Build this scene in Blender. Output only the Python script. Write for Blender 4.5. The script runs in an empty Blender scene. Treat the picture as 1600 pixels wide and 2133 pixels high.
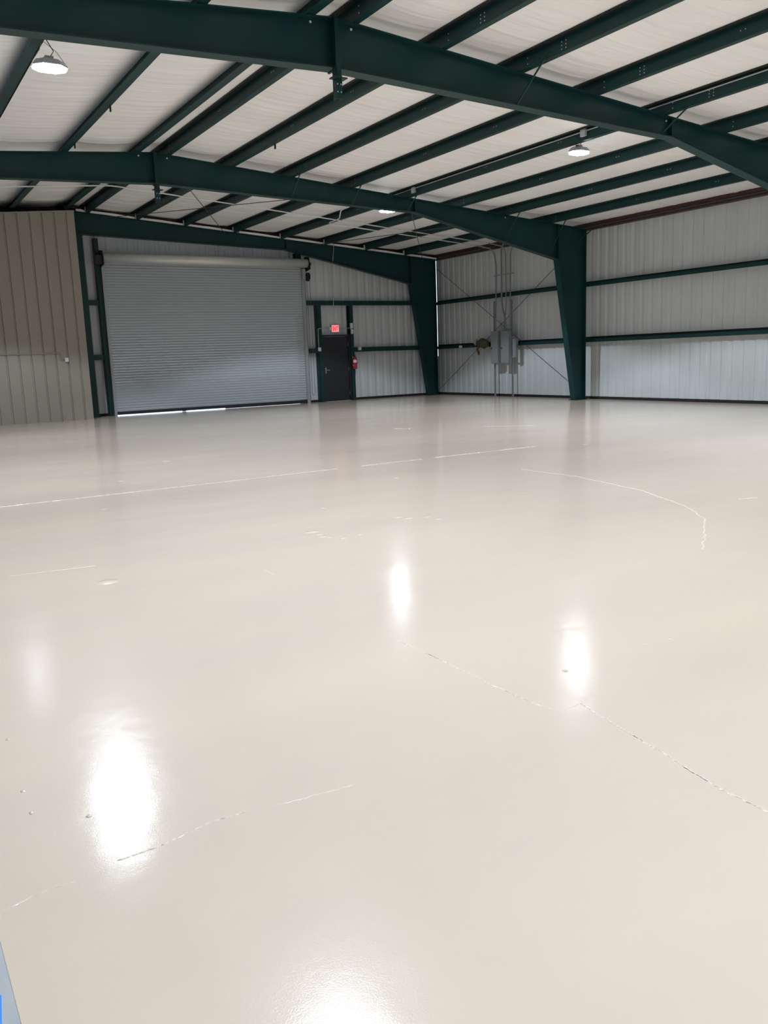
import bpy, math, random
from mathutils import Matrix, Vector
random.seed(7)
SC = bpy.context.scene
COL = SC.collection

# ------------------------------------------------------------------ camera
CAM = Vector((-17.8458, -25.2084, 1.4006))
FW = Vector((0.51128941, 0.84024073, -0.18049558))
RT = Vector((0.85024696, -0.52514183, -0.03614096))
UP = Vector((0.12515289, 0.13498733, 0.98291158))
cd = bpy.data.cameras.new('camera')
cd.sensor_fit = 'HORIZONTAL'; cd.sensor_width = 36.0; cd.lens = 1762.0 / 1600.0 * 36.0
cd.clip_start = 0.05; cd.clip_end = 500
cam = bpy.data.objects.new('camera', cd); COL.objects.link(cam)
cam.matrix_world = Matrix(((RT.x, UP.x, -FW.x, CAM.x), (RT.y, UP.y, -FW.y, CAM.y), (RT.z, UP.z, -FW.z, CAM.z), (0, 0, 0, 1)))
SC.camera = cam

# ------------------------------------------------------------------ world, exposure
w = bpy.data.worlds.new('sky'); SC.world = w; w.use_nodes = True
bg = w.node_tree.nodes['Background']
bg.inputs[0].default_value = (0.70, 0.82, 1.0, 1); bg.inputs[1].default_value = 3.0
vs = SC.view_settings
vs.view_transform = 'Standard'; vs.look = 'None'; vs.gamma = 1.0; vs.use_curve_mapping = False
vs.exposure = 0.24
LAMP_W = 725.0          # each high-bay lamp
LENS_L = 62.0           # radiance of its lens at wide angles
LAMP_COL = (0.79, 0.89, 1.0)
LAMP_CONE = 127.0

# ------------------------------------------------------------------ materials
def mat(name, col, rough=0.5, metal=0.0, emit=None, estr=0.0, noise=None, bump=None, spec=0.5):
    m = bpy.data.materials.new(name); m.use_nodes = True
    nt = m.node_tree; b = nt.nodes['Principled BSDF']
    b.inputs['Base Color'].default_value = (*col, 1); b.inputs['Roughness'].default_value = rough
    b.inputs['Metallic'].default_value = metal; b.inputs['Specular IOR Level'].default_value = spec
    if emit:
        b.inputs['Emission Color'].default_value = (*emit, 1); b.inputs['Emission Strength'].default_value = estr
    tc = nt.nodes.new('ShaderNodeTexCoord')
    if noise:                                   # (scale xyz, colour b, amount)
        mp = nt.nodes.new('ShaderNodeMapping'); mp.inputs['Scale'].default_value = noise[0]
        nz = nt.nodes.new('ShaderNodeTexNoise'); nz.inputs['Scale'].default_value = 1.0; nz.inputs['Detail'].default_value = 4
        mx = nt.nodes.new('ShaderNodeMix'); mx.data_type = 'RGBA'
        rp = nt.nodes.new('ShaderNodeMapRange'); rp.inputs[1].default_value = 0.35; rp.inputs[2].default_value = 0.65
        rp.inputs[4].default_value = noise[2]
        nt.links.new(tc.outputs['Object'], mp.inputs[0]); nt.links.new(mp.outputs[0], nz.inputs['Vector'])
        nt.links.new(nz.outputs['Fac'], rp.inputs[0]); nt.links.new(rp.outputs[0], mx.inputs[0])
        mx.inputs[6].default_value = (*col, 1); mx.inputs[7].default_value = (*noise[1], 1)
        nt.links.new(mx.outputs[2], b.inputs['Base Color'])
    if bump:                                    # list of (scale xyz, distance)
        prev = None
        for sc, dist in bump:
            mp = nt.nodes.new('ShaderNodeMapping'); mp.inputs['Scale'].default_value = sc
            nz = nt.nodes.new('ShaderNodeTexNoise'); nz.inputs['Scale'].default_value = 1.0; nz.inputs['Detail'].default_value = 3
            bp = nt.nodes.new('ShaderNodeBump'); bp.inputs['Strength'].default_value = 1.0; bp.inputs['Distance'].default_value = dist
            nt.links.new(tc.outputs['Object'], mp.inputs[0]); nt.links.new(mp.outputs[0], nz.inputs['Vector'])
            nt.links.new(nz.outputs['Fac'], bp.inputs['Height'])
            if prev: nt.links.new(prev.outputs[0], bp.inputs['Normal'])
            prev = bp
        nt.links.new(prev.outputs[0], b.inputs['Normal'])
    return m

GREEN = mat('green steel paint', (0.005, 0.036, 0.0365), 0.42, noise=((1.5, 1.5, 1.5), (0.007, 0.044, 0.0435), 0.6), spec=0.3)
DARKFL = mat('near-black flange', (0.004, 0.007, 0.008), 0.6)  # near-black colour for sheet-side flanges and the hanging tabs
RED_PRIMER = mat('red primer steel', (0.050, 0.016, 0.016), 0.55)
WALL = mat('white wall sheet', (0.61, 0.645, 0.65), 0.45, noise=((0.7, 0.7, 0.25), (0.55, 0.583, 0.588), 0.7))
BACK = mat('wall backing', (0.35, 0.35, 0.33), 0.8)
TAN = mat('tan wall sheet', (0.345, 0.315, 0.255), 0.5, noise=((0.8, 0.8, 0.25), (0.305, 0.28, 0.228), 0.7))
BLANKET = mat('white insulation facing', (0.86, 0.855, 0.835), 0.6, noise=((0.5, 1.5, 0.5), (0.81, 0.805, 0.785), 0.6),
              bump=[((0.6, 7.0, 1.0), 0.03), ((1.5, 18.0, 1.0), 0.008)])
ROOF = mat('roof sheet', (0.6, 0.6, 0.6), 0.5)
COAT = mat('beige glossy floor coating', (0.735, 0.612, 0.50), 0.135, noise=((0.35, 0.9, 1), (0.675, 0.568, 0.474), 0.8),
           bump=[((1.1, 1.6, 1), 0.0035), ((9, 9, 1), 0.0006), ((210, 210, 1), 0.00017)])
CRACK = mat('coated crack', (0.86, 0.76, 0.66), 0.2, bump=[((60, 60, 60), 0.004)])
CRACK_DARK = mat('open crack', (0.16, 0.14, 0.13), 0.6)
CONCRETE = mat('bare concrete', (0.40, 0.43, 0.45), 0.75, noise=((6, 6, 6), (0.46, 0.48, 0.49), 0.8))
TAPE = mat('blue masking tape', (0.03, 0.28, 0.92), 0.6)
SLAT = mat('grey door slat', (0.42, 0.46, 0.475), 0.6, noise=((0.6, 0.6, 3), (0.385, 0.422, 0.437), 0.6), spec=0.25)
GALV = mat('galvanised steel', (0.36, 0.375, 0.39), 0.4, 0.3)
HOOD = mat('bright door roll', (0.66, 0.665, 0.65), 0.28, 0.25)
BLACK = mat('black steel', (0.012, 0.012, 0.014), 0.5)
BASE = mat('dark base gap', (0.012, 0.011, 0.012), 0.8)
DOORM = mat('charcoal door', (0.014, 0.016, 0.022), 0.5)
CONDUIT_SHADED = mat('shaded conduit', (0.20, 0.215, 0.22), 0.5)  # darker conduit copy, backlit shade at the wall put into the colour
PANEL = mat('grey electrical enamel', (0.23, 0.25, 0.262), 0.4)
CONDUIT = mat('conduit', (0.46, 0.465, 0.465), 0.4, 0.1)
WHITEP = mat('white plastic', (0.72, 0.72, 0.70), 0.4)
LENS = mat('lamp lens', (0.9, 0.9, 0.9), 0.4, emit=LAMP_COL, estr=LENS_L)
HOUSING = mat('lamp housing', (0.45, 0.47, 0.5), 0.4)
EXIT_FACE = mat('exit face', (0.8, 0.3, 0.3), 0.4, emit=(1.0, 0.20, 0.24), estr=1.0)
EXIT_RED = mat('exit letters', (0.5, 0.0, 0.02), 0.4, emit=(0.8, 0.0, 0.02), estr=0.7)
REDP = mat('red extinguisher paint', (0.36, 0.012, 0.03), 0.25)
BOLT_AND_LIGHT = mat('pale zinc', (0.75, 0.76, 0.75), 0.4)  # bolts and clips; also hole discs and the brightened roof conduits
ROD = mat('dark brace rod', (0.06, 0.055, 0.05), 0.5)
BROWN = mat('brown canvas', (0.085, 0.06, 0.045), 0.8, noise=((9, 9, 9), (0.07, 0.075, 0.03), 0.9))
PALE = mat('pale canvas', (0.42, 0.36, 0.32), 0.8)
GROUND = mat('outside concrete', (0.55, 0.55, 0.53), 0.9)
CABLE = mat('black cable', (0.03, 0.03, 0.03), 0.5)

# ------------------------------------------------------------------ mesh helpers
class MB:
    def __init__(s): s.v = []; s.f = []; s.smooth = False
    def add(s, vs_, fs):
        o = len(s.v); s.v += [tuple(p) for p in vs_]; s.f += [tuple(i + o for i in f) for f in fs]; return s
    def box(s, x0, x1, y0, y1, z0, z1):
        return s.add([(x0, y0, z0), (x1, y0, z0), (x1, y1, z0), (x0, y1, z0), (x0, y0, z1), (x1, y0, z1), (x1, y1, z1), (x0, y1, z1)],
                     [(0, 3, 2, 1), (4, 5, 6, 7), (0, 1, 5, 4), (1, 2, 6, 5), (2, 3, 7, 6), (3, 0, 4, 7)])
    def prism(s, pts, a0, a1, axis='y'):
        """polygon extruded along an axis; pts are the two other coordinates in xyz order"""
        n = len(pts)
        def P(p, a):
            return {'y': (p[0], a, p[1]), 'x': (a, p[0], p[1]), 'z': (p[0], p[1], a)}[axis]
        vs_ = [P(p, a0) for p in pts] + [P(p, a1) for p in pts]
        fs = [tuple(range(n)), tuple(range(2 * n - 1, n - 1, -1))]
        fs += [(i, i + n, (i + 1) % n + n, (i + 1) % n) for i in range(n)]
        return s.add(vs_, fs)
    def strip(s, p, q, t, y0, y1):
        """plate along p-q in the XZ plane, thickness t to the left of p->q, from y0 to y1"""
        d = Vector((q[0] - p[0], q[1] - p[1])).normalized(); n = Vector((-d.y, d.x)) * t
        return s.prism([p, q, (q[0] + n.x, q[1] + n.y), (p[0] + n.x, p[1] + n.y)], y0, y1)
    def tube(s, path, r, n=8, closed=False, radii=None):
        pts = [Vector(p) for p in path]; N = len(pts); vs_ = []; fs = []
        up = None
        for i, p in enumerate(pts):
            a = pts[(i - 1) % N] if (i > 0 or closed) else p; b = pts[(i + 1) % N] if (i < N - 1 or closed) else p
            d = (b - a).normalized()
            if up is None: up = Vector((0, 0, 1)) if abs(d.z) < 0.9 else Vector((1, 0, 0))
            u = (up - d * up.dot(d))
            if u.length < 1e-4: u = d.orthogonal()
            u.normalize(); up = u; v = d.cross(u); rr = radii[i] if radii else r
            for k in range(n):
                t = 2 * math.pi * k / n; vs_.append(p + (u * math.cos(t) + v * math.sin(t)) * rr)
        for i in range(N if closed else N - 1):
            j = (i + 1) % N
            for k in range(n): fs.append((i * n + k, i * n + (k + 1) % n, j * n + (k + 1) % n, j * n + k))
        if not closed:
            fs.append(tuple(range(n - 1, -1, -1))); fs.append(tuple((N - 1) * n + k for k in range(n)))
        return s.add(vs_, fs)
    def lathe(s, prof, c, n=20, axis='z'):
        vs_ = []; fs = []
        for r, h in prof:
            for k in range(n):
                t = 2 * math.pi * k / n; a, b = r * math.cos(t), r * math.sin(t)
                vs_.append({'z': (c[0] + a, c[1] + b, c[2] + h), 'x': (c[0] + h, c[1] + a, c[2] + b), 'y': (c[0] + a, c[1] + h, c[2] + b)}[axis])
        for i in range(len(prof) - 1):
            for k in range(n): fs.append((i * n + k, i * n + (k + 1) % n, (i + 1) * n + (k + 1) % n, (i + 1) * n + k))
        fs.append(tuple(range(n - 1, -1, -1))); fs.append(tuple((len(prof) - 1) * n + k for k in range(n)))
        return s.add(vs_, fs)
    def mesh(s, name, m, smooth=False):
        me = bpy.data.meshes.new(name); me.from_pydata([tuple(p) for p in s.v], [], s.f); me.materials.append(m)
        import bmesh
        bm = bmesh.new(); bm.from_mesh(me); bmesh.ops.recalc_face_normals(bm, faces=bm.faces)
        bm.to_mesh(me); bm.free()
        if smooth:
            for p in me.polygons: p.use_smooth = True
        return me
    def build(s, name, m, parent=None, smooth=False, origin=None):
        if origin is not None:
            s.v = [tuple(Vector(p) - Vector(origin)) for p in s.v]
        return link(name, s.mesh(name, m, smooth), parent, origin)

def link(name, data, parent=None, loc=None):
    o = bpy.data.objects.new(name, data); COL.objects.link(o)
    if loc is not None: o.location = loc
    if parent is not None:
        o.parent = parent
        q = parent; off = Vector((0, 0, 0))
        while q is not None: off += Vector(q.location); q = q.parent
        o.location = Vector(o.location) - off
    return o
def tag(o, label=None, cat=None, group=None, kind=None):
    if label: o['label'] = label
    if cat: o['category'] = cat
    if group: o['group'] = group
    if kind: o['kind'] = kind
    return o
def empty(name, loc=(0, 0, 0)):
    return link(name, None, None, loc)
def copy_tree(o, parent=None):
    c = o.copy(); COL.objects.link(c); c.parent = parent
    for ch in [k for k in bpy.data.objects if k.parent == o]: copy_tree(ch, c)
    return c
def bend(p0, p1, p2, r, n=6):
    """corner p1 rounded with radius r"""
    p0, p1, p2 = Vector(p0), Vector(p1), Vector(p2)
    a = p1 + (p0 - p1).normalized() * r; b = p1 + (p2 - p1).normalized() * r
    return [a * (1 - t) ** 2 + p1 * 2 * t * (1 - t) + b * t * t for t in [i / n for i in range(n + 1)]]
def rounded(path, r=0.12):
    out = [Vector(path[0])]
    for i in range(1, len(path) - 1): out += bend(path[i - 1], path[i], path[i + 1], r)
    return out + [Vector(path[-1])]
ORD = ['first', 'second', 'third', 'fourth', 'fifth', 'sixth', 'seventh', 'eighth', 'ninth']

# ------------------------------------------------------------------ the building's measures
XR, ZR, SL = -12.21, 5.59, 0.080            # ridge line, rafter top at ridge, roof slope
XL, YF = 2 * XR, -30.4                      # left wall, front wall
PD = 0.20                                   # purlin depth
def zt(x): return ZR - SL * abs(x - XR)     # top of the rafters
def zr(x): return zt(x) + PD                # underside of the roof
def mx(x): return 2 * XR - x
FRAMES = [-15.19, -7.61, -0.41]             # near flange edge of each frame
RX = [-11.842, -10.470, -9.091, -7.573, -6.038, -4.514, -3.026, -1.492]
LX = [-12.47, -13.87, -15.40, -16.92, -18.45, -19.97, -21.49, -22.95]
TAN_Y, TAN_X = -1.20, -12.43
EDGE_X = -17.715                            # where the coating ends beside the camera
RUL, RUR, RUH = -11.58, -5.40, 4.30         # roll-up opening
MDL, MDR, MDH = -4.745, -3.70, 2.17         # man door frame, outside

# ================================================================== structure
# floor
fl = MB().box(XL - 0.2, 0.2, YF - 0.2, 0.2, -0.25, -0.001).build('floor', CONCRETE); tag(fl, 'bare grey concrete slab under the coating', kind='structure')
MB().box(EDGE_X, 0.045, YF, 0.045, -0.001, 0.0).build('floor_coating', COAT, fl)['label'] = 'glossy beige floor coating'
gr = MB().box(-60, 40, -60, 60, -0.5, -0.26)
gr = gr.build('ground', GROUND); tag(gr, 'pale concrete ground outside the building', kind='structure')
ap = MB().box(-14, -3, 0.2, 6, -0.26, -0.02).build('door_apron', GROUND, gr)

def crack(pts, wd, hgt, m=CRACK, name='crack', jit=0.006, step=0.02, gaps=()):
    P = [Vector((x, y, 0)) for x, y in pts]; path = []
    for a, b in zip(P, P[1:]):
        n = max(1, int((b - a).length / step))
        for i in range(n): path.append(a.lerp(b, i / n))
    path.append(P[-1])
    mb = MB(); vs_ = []; fs = []; N = len(path); off = 0.0
    for i, p in enumerate(path):
        d = (path[min(i + 1, N - 1)] - path[max(i - 1, 0)]).normalized(); nn = Vector((-d.y, d.x, 0))
        off = off * 0.8 + random.uniform(-jit, jit) * 0.6; c = p + nn * off
        ww = wd * random.uniform(0.45, 1.25); hh = hgt * random.uniform(0.15, 0.7)
        if i in (0, N - 1): hh = 0.0003; ww *= 0.4
        for t, z in ((-1, 0.0), (-0.35, hh), (0.35, hh * random.uniform(0.5, 1)), (1, 0.0)):
            q = c + nn * (ww * t); vs_.append((q.x, q.y, z + 0.0002))
    for i in range(N - 1):
        if any(g0 <= i / N <= g1 for g0, g1 in gaps): continue
        for k in range(3): fs.append((i * 4 + k, i * 4 + k + 1, i * 4 + 5 + k, i * 4 + 4 + k))
    mb.add(vs_, fs); return mb.build(name, m, fl)
crack([(-17.0, -15.66), (-13.7, -15.66)], 0.008, 0.004, jit=0.003, step=0.03)['label'] = 'long straight joint line across the floor'
crack([(-13.7, -15.64), (-9.3, -15.62)], 0.008, 0.004, jit=0.004, step=0.03, gaps=((0.22, 0.3), (0.52, 0.56)))
crack([(-11.13, -17.4), (-11.09, -18.29), (-11.32, -19.4), (-11.73, -20.32), (-12.07, -20.76), (-12.52, -21.12), (-12.98, -21.46)], 0.006, 0.003, jit=0.012)['label'] = 'curved crack sweeping across the floor'
crack([(-15.71, -21.74), (-15.69, -22.05), (-15.69, -22.46), (-15.68, -22.75), (-15.65, -22.86)], 0.0035, 0.0035, jit=0.005, step=0.012)
crack([(-15.65, -22.86), (-15.60, -22.874), (-15.53, -22.865), (-15.44, -22.862)], 0.003, 0.0025, jit=0.001)
crack([(-15.53, -22.865), (-15.58, -23.17), (-15.61, -23.39), (-15.65, -23.58), (-15.66, -23.80)], 0.0045, 0.0045, jit=0.004, step=0.008)
crack([(-15.583, -23.19), (-15.588, -23.24)], 0.0016, 0.0036, CRACK_DARK, 'open_crack', 0.001, 0.008)
crack([(-15.597, -23.30), (-15.604, -23.36)], 0.0013, 0.0036, CRACK_DARK, 'open_crack', 0.001, 0.008)
crack([(-15.63, -23.45), (-15.65, -23.60)], 0.0010, 0.0034, CRACK_DARK, 'open_crack', 0.002, 0.008)
crack([(-15.69, -22.02), (-15.69, -22.16)], 0.0011, 0.003, CRACK_DARK, 'open_crack', 0.001, 0.01)
crack([(-17.38, -22.89), (-17.24, -22.89), (-17.09, -22.85), (-16.95, -22.86)], 0.0032, 0.004, jit=0.004, step=0.007)
crack([(-16.88, -22.875), (-16.6, -22.905)], 0.0030, 0.0022, step=0.012)
crack([(-17.7, -22.95), (-17.62, -22.93), (-17.5, -22.93)], 0.0022, 0.002, step=0.012)
crack([(-17.11, -18.98), (-16.55, -19.07)], 0.004, 0.002)
crack([(-15.64, -19.96), (-15.64, -20.15)], 0.003, 0.002)
crack([(-11.12, -20.38), (-10.9, -20.46)], 0.005, 0.003)
crack([(-8.97, -11.1), (-8.75, -11.4)], 0.010, 0.004)
crack([(-7.6, -12.2), (-6.9, -12.9)], 0.008, 0.003)
def blister(x, y, rx, ry, h):
    mb = MB(); n = 12; vs_ = []; fs = []
    prof = [(1.0, 0.0), (0.85, 0.35), (0.55, 0.8), (0.2, 1.0)]
    for r, z in prof:
        for k in range(n):
            t = 2 * math.pi * k / n; j = 1 + random.uniform(-0.12, 0.12)
            vs_.append((x + math.cos(t) * rx * r * j, y + math.sin(t) * ry * r * j, z * h + 0.0001))
    for i in range(3):
        for k in range(n): fs.append((i * n + k, i * n + (k + 1) % n, i * n + n + (k + 1) % n, i * n + n + k))
    fs.append(tuple(3 * n + k for k in range(n)))
    mb.add(vs_, fs).build('blister', COAT, fl, True)
for b in [(-16.59, -19.6, .07, .07, .006), (-14.80, -19.05, .07, .04, .005), (-14.80, -19.18, .035, .03, .004), (-14.82, -19.28, .04, .03, .004),
          (-14.79, -19.34, .03, .02, .003), (-14.72, -19.44, .03, .02, .003), (-14.55, -19.4, .025, .02, .003), (-13.91, -18.99, .04, .03, .004), (-13.87, -19.09, .05, .03, .004),
          (-13.72, -19.16, .03, .02, .003), (-13.70, -19.3, .04, .02, .003), (-17.54, -22.46, .009, .011, .004), (-17.39, -22.59, .010, .010, .004),
          (-15.33, -22.57, .014, .014, .005), (-14.77, -22.54, .016, .012, .002), (-14.63, -22.56, .018, .012, .002), (-17.54, -22.29, .008, .010, .003),
          (-17.52, -21.82, .010, .012, .003), (-8.65, -15.97, .05, .04, .004), (-14.2, -18.1, .03, .03, .003), (-12.6, -16.9, .04, .03, .003),
          (-15.9, -16.6, .04, .03, .003), (-15.2, -14.6, .05, .04, .004), (-14.1, -12.9, .06, .05, .004), (-16.2, -21.0, .01, .01, .002)]:
    blister(*b)

# ribbed wall sheets --------------------------------------------------------
PER = 0.3048
PROF = [(0.0, 0.0), (0.078, 0.0), (0.122, 0.024), (0.182, 0.024), (0.226, 0.0), (PER, 0.0)]
def profile(u0, u1, flip=1.0):
    us = []
    k0 = math.floor(u0 / PER) - 1
    for k in range(k0, math.ceil(u1 / PER) + 2):
        for a, d in PROF[:-1]: us.append((k * PER + a, d))
    def at(u):
        a = (u / PER - math.floor(u / PER)) * PER
        for (a0, d0), (a1, d1) in zip(PROF, PROF[1:]):
            if a0 <= a <= a1 + 1e-9: return d0 + (d1 - d0) * (a - a0) / (a1 - a0)
        return 0.0
    pts = [(u0, at(u0))] + [p for p in us if u0 + 1e-4 < p[0] < u1 - 1e-4] + [(u1, at(u1))]
    return pts
def sheet(name, m, parent, u0, u1, z0, ztop, place):
    """one ribbed sheet; place(u, depth, z) gives the point; a folded lap edge makes each sheet proud of the next"""
    P = profile(u0 + 0.0004, u1 - 0.0004); vs_ = []; fs = []
    for u, d in P:
        vs_ += [place(u, d, z0), place(u, d, ztop(u))]
    n = len(P)
    for i in range(n - 1): fs.append((2 * i, 2 * i + 2, 2 * i + 3, 2 * i + 1))
    # back skin, so that the sheet has thickness
    o = len(vs_)
    for u, d in P: vs_ += [place(u, d + 0.003, z0), place(u, d + 0.003, ztop(u))]
    for i in range(n - 1): fs.append((o + 2 * i, o + 2 * i + 1, o + 2 * i + 3, o + 2 * i + 2))
    for i in range(n - 1):
        fs.append((2 * i, o + 2 * i, o + 2 * i + 2, 2 * i + 2)); fs.append((2 * i + 1, 2 * i + 3, o + 2 * i + 3, o + 2 * i + 1))
    return MB().add(vs_, fs).mesh(name, m)
SHEET = 3 * PER
TAN_PROF = [(0.0, 0.0), (0.128, 0.0), (0.138, 0.032), (0.170, 0.032), (0.180, 0.0), (PER, 0.0)]
WALL_PROF = PROF

# right wall
wr = MB().box(0.045, 0.10, YF, -0.002, -0.25, 4.99).build('wall_right', BACK); tag(wr, kind='structure')
me = sheet('wall_sheet', WALL, None, -SHEET, 0.0, 0.075, lambda u: 4.80, lambda u, d, z: (d, u, z))
for i in range(33):
    o = link('wall_sheet', me, wr, (0, -0.015 - i * SHEET, 0))
tag(MB().box(-0.012, 0.044, YF, 0.0, 0.0, 0.074).build('baseboard_right', BASE), kind='structure')

# back (gable) wall with the two openings
def seg_boxes(mb, y0, y1, segs):
    for x0, x1, z0, z1 in segs: mb.box(x0, x1, y0, y1, z0, z1)
mb = MB()
def gseg(x0, x1, z0):
    cuts = [x0] + ([XR] if x0 < XR < x1 else []) + [x1]
    for a, b in zip(cuts, cuts[1:]):
        mb.prism([(a, z0), (b, z0), (b, zr(b) + 0.22), (a, zr(a) + 0.22)], 0.045, 0.10)
gseg(XL, RUL, -0.25); gseg(RUL, RUR, RUH + 0.0); gseg(RUR, MDL + 0.05, -0.25); gseg(MDL + 0.05, MDR - 0.05, MDH - 0.04); gseg(MDR - 0.05, 0.012, -0.25)
wb = mb.build('wall_back', BACK); tag(wb, kind='structure')
cuts = sorted(set([round(-i * SHEET, 4) for i in range(0, 27)] + [RUL, RUR, MDL + 0.05, MDR - 0.05]), reverse=True)
for b, a in zip(cuts, cuts[1:]):
    if b - a < 0.02 or a < -14.7: continue
    mid = (a + b) / 2
    z0 = 0.075
    if RUL < mid < RUR: z0 = RUH + 0.015
    if MDL < mid < MDR: z0 = MDH - 0.03
    link('wall_sheet', sheet('wall_sheet', WALL, None, a, b, z0, lambda u: zr(u) - 0.01, lambda u, d, z: (u, d, z)), wb)
mb = MB()
for a, b in ((TAN_X + 0.1, RUL - 0.12), (RUR + 0.14, MDL - 0.14), (MDR + 0.14, -0.02)): mb.box(a, b, -0.012, 0.044, 0.0, 0.074)
tag(mb.build('baseboard_back', BASE), kind='structure')

tag(MB().prism([(-0.02, 0.03), (0.03, -0.02), (0.045, -0.012), (-0.012, 0.045)], 0.0, 1.35, 'z').build('added_slit_cover', WALL), kind='structure')  # added strip, blocks daylight in the lower part of the corner slit
# tan partition wall
PROF = TAN_PROF
wp = MB()
wp.prism([(XL + 0.05, 0.0), (TAN_X, 0.0), (TAN_X, zt(TAN_X) - 0.10), (XL + 0.05, zt(XL) - 0.10)], TAN_Y + 0.036, TAN_Y + 0.12)
wp.box(TAN_X - 0.10, TAN_X, TAN_Y + 0.12, -0.42, 0, 5.3)
wp = wp.build('wall_partition', TAN); tag(wp, kind='structure')
for i in range(14):
    b = TAN_X - i * SHEET; a = max(XL + 0.05, b - SHEET)
    if b - a < 0.05: continue
    link('wall_sheet', sheet('wall_sheet', TAN, None, a + 0.0, b, 0.0, lambda u: zt(u) - 0.11, lambda u, d, z: (u, TAN_Y + d, z)), wp)
tm = MB().prism([(-16.5, zt(-16.5) - 0.135), (TAN_X + 0.01, zt(TAN_X) - 0.135), (TAN_X + 0.01, zt(TAN_X) - 0.10), (-16.5, zt(-16.5) - 0.10)], TAN_Y - 0.02, TAN_Y + 0.13).build('trim_1', TAN)
tag(tm, kind='structure')
PROF = WALL_PROF

# walls out of view and the outer roof
tag(MB().box(XL - 0.10, XL - 0.02, YF, 0.1, -0.25, 4.99).build('wall_left', WALL), kind='structure')
mb = MB().prism([(XL, -0.25), (0.1, -0.25), (0.1, zr(0) + 0.1), (XR, zr(XR) + 0.1), (XL, zr(XL) + 0.1)], YF - 0.1, YF)
tag(mb.build('wall_front', WALL), kind='structure')
mb = MB()
for s_ in (0, 1):
    f = (lambda x: x) if s_ == 0 else mx
    mb.prism([(f(XR), zr(XR) + 0.13), (f(0.25), zr(0) + 0.105), (f(0.25), zr(0) + 0.16), (f(XR), zr(XR) + 0.19)], YF - 0.2, 0.3)
ce = mb.build('ceiling', ROOF); tag(ce, 'roof sheets above white insulation blanket', kind='structure')
# insulation blankets, laid across the purlins, sagging between them
BW = 7.6 / 6
def blanket(side, y0, y1):
    f = (lambda x: x) if side == 0 else mx
    px = [XR] + (RX if side == 0 else [mx(x) + 0.10 for x in LX]) + [0.244]
    vs_ = []; fs = []; ny = 27; cols = []
    for bi, (a, b) in enumerate(zip(px, px[1:])):
        am = (0.95 + 0.3 * math.sin(bi * 2.3)) if bi else 0.2
        wr_ = [(random.uniform(0.04, 0.96), random.uniform(-0.024, 0.006), random.uniform(0.018, 0.05), random.uniform(-0.05, 0.05), random.uniform(0.0, 0.07)) for _ in range(4)]
        wr_.append((0.0, -0.012, 0.03, 0.0, 0.0)); wr_.append((1.0, -0.012, 0.03, 0.0, 0.0))
        if not bi: wr_ = []
        for k in range(7): cols.append((a - 0.10 * (bi > 0) + (b - (0.20 if side == 0 else 0.225) - a + 0.10 * (bi > 0)) * k / 6, math.sin(math.pi * k / 6) ** 0.8, k / 6, am, wr_))
    for x, sg, u, am, wr_ in cols:
        for j in range(ny):
            t = j / (ny - 1); y = y0 + (y1 - y0) * t
            z = zr(x) - 0.004 - 0.035 * sg * am
            for tk, ak, wk, sl, bow in wr_:
                d = (t - tk - sl * (u - 0.5) + bow * sg) / wk
                win = 1.0 if tk in (0.0, 1.0) else max(0.0, min(1.0, t / 0.1, (1 - t) / 0.1))
                z += ak * sg * win * math.exp(-d * d)
            vs_.append((f(x), y, z))
    for i in range(len(cols) - 1):
        for j in range(ny - 1):
            q = i * ny + j; fs.append((q, q + 1, q + ny + 1, q + ny))
    return MB().add(vs_, fs).build('insulation_blanket', BLANKET, ce, True)
y = 0.02
while y > YF:
    blanket(0, y - BW, y); blanket(1, y - BW, y); y -= BW

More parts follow.
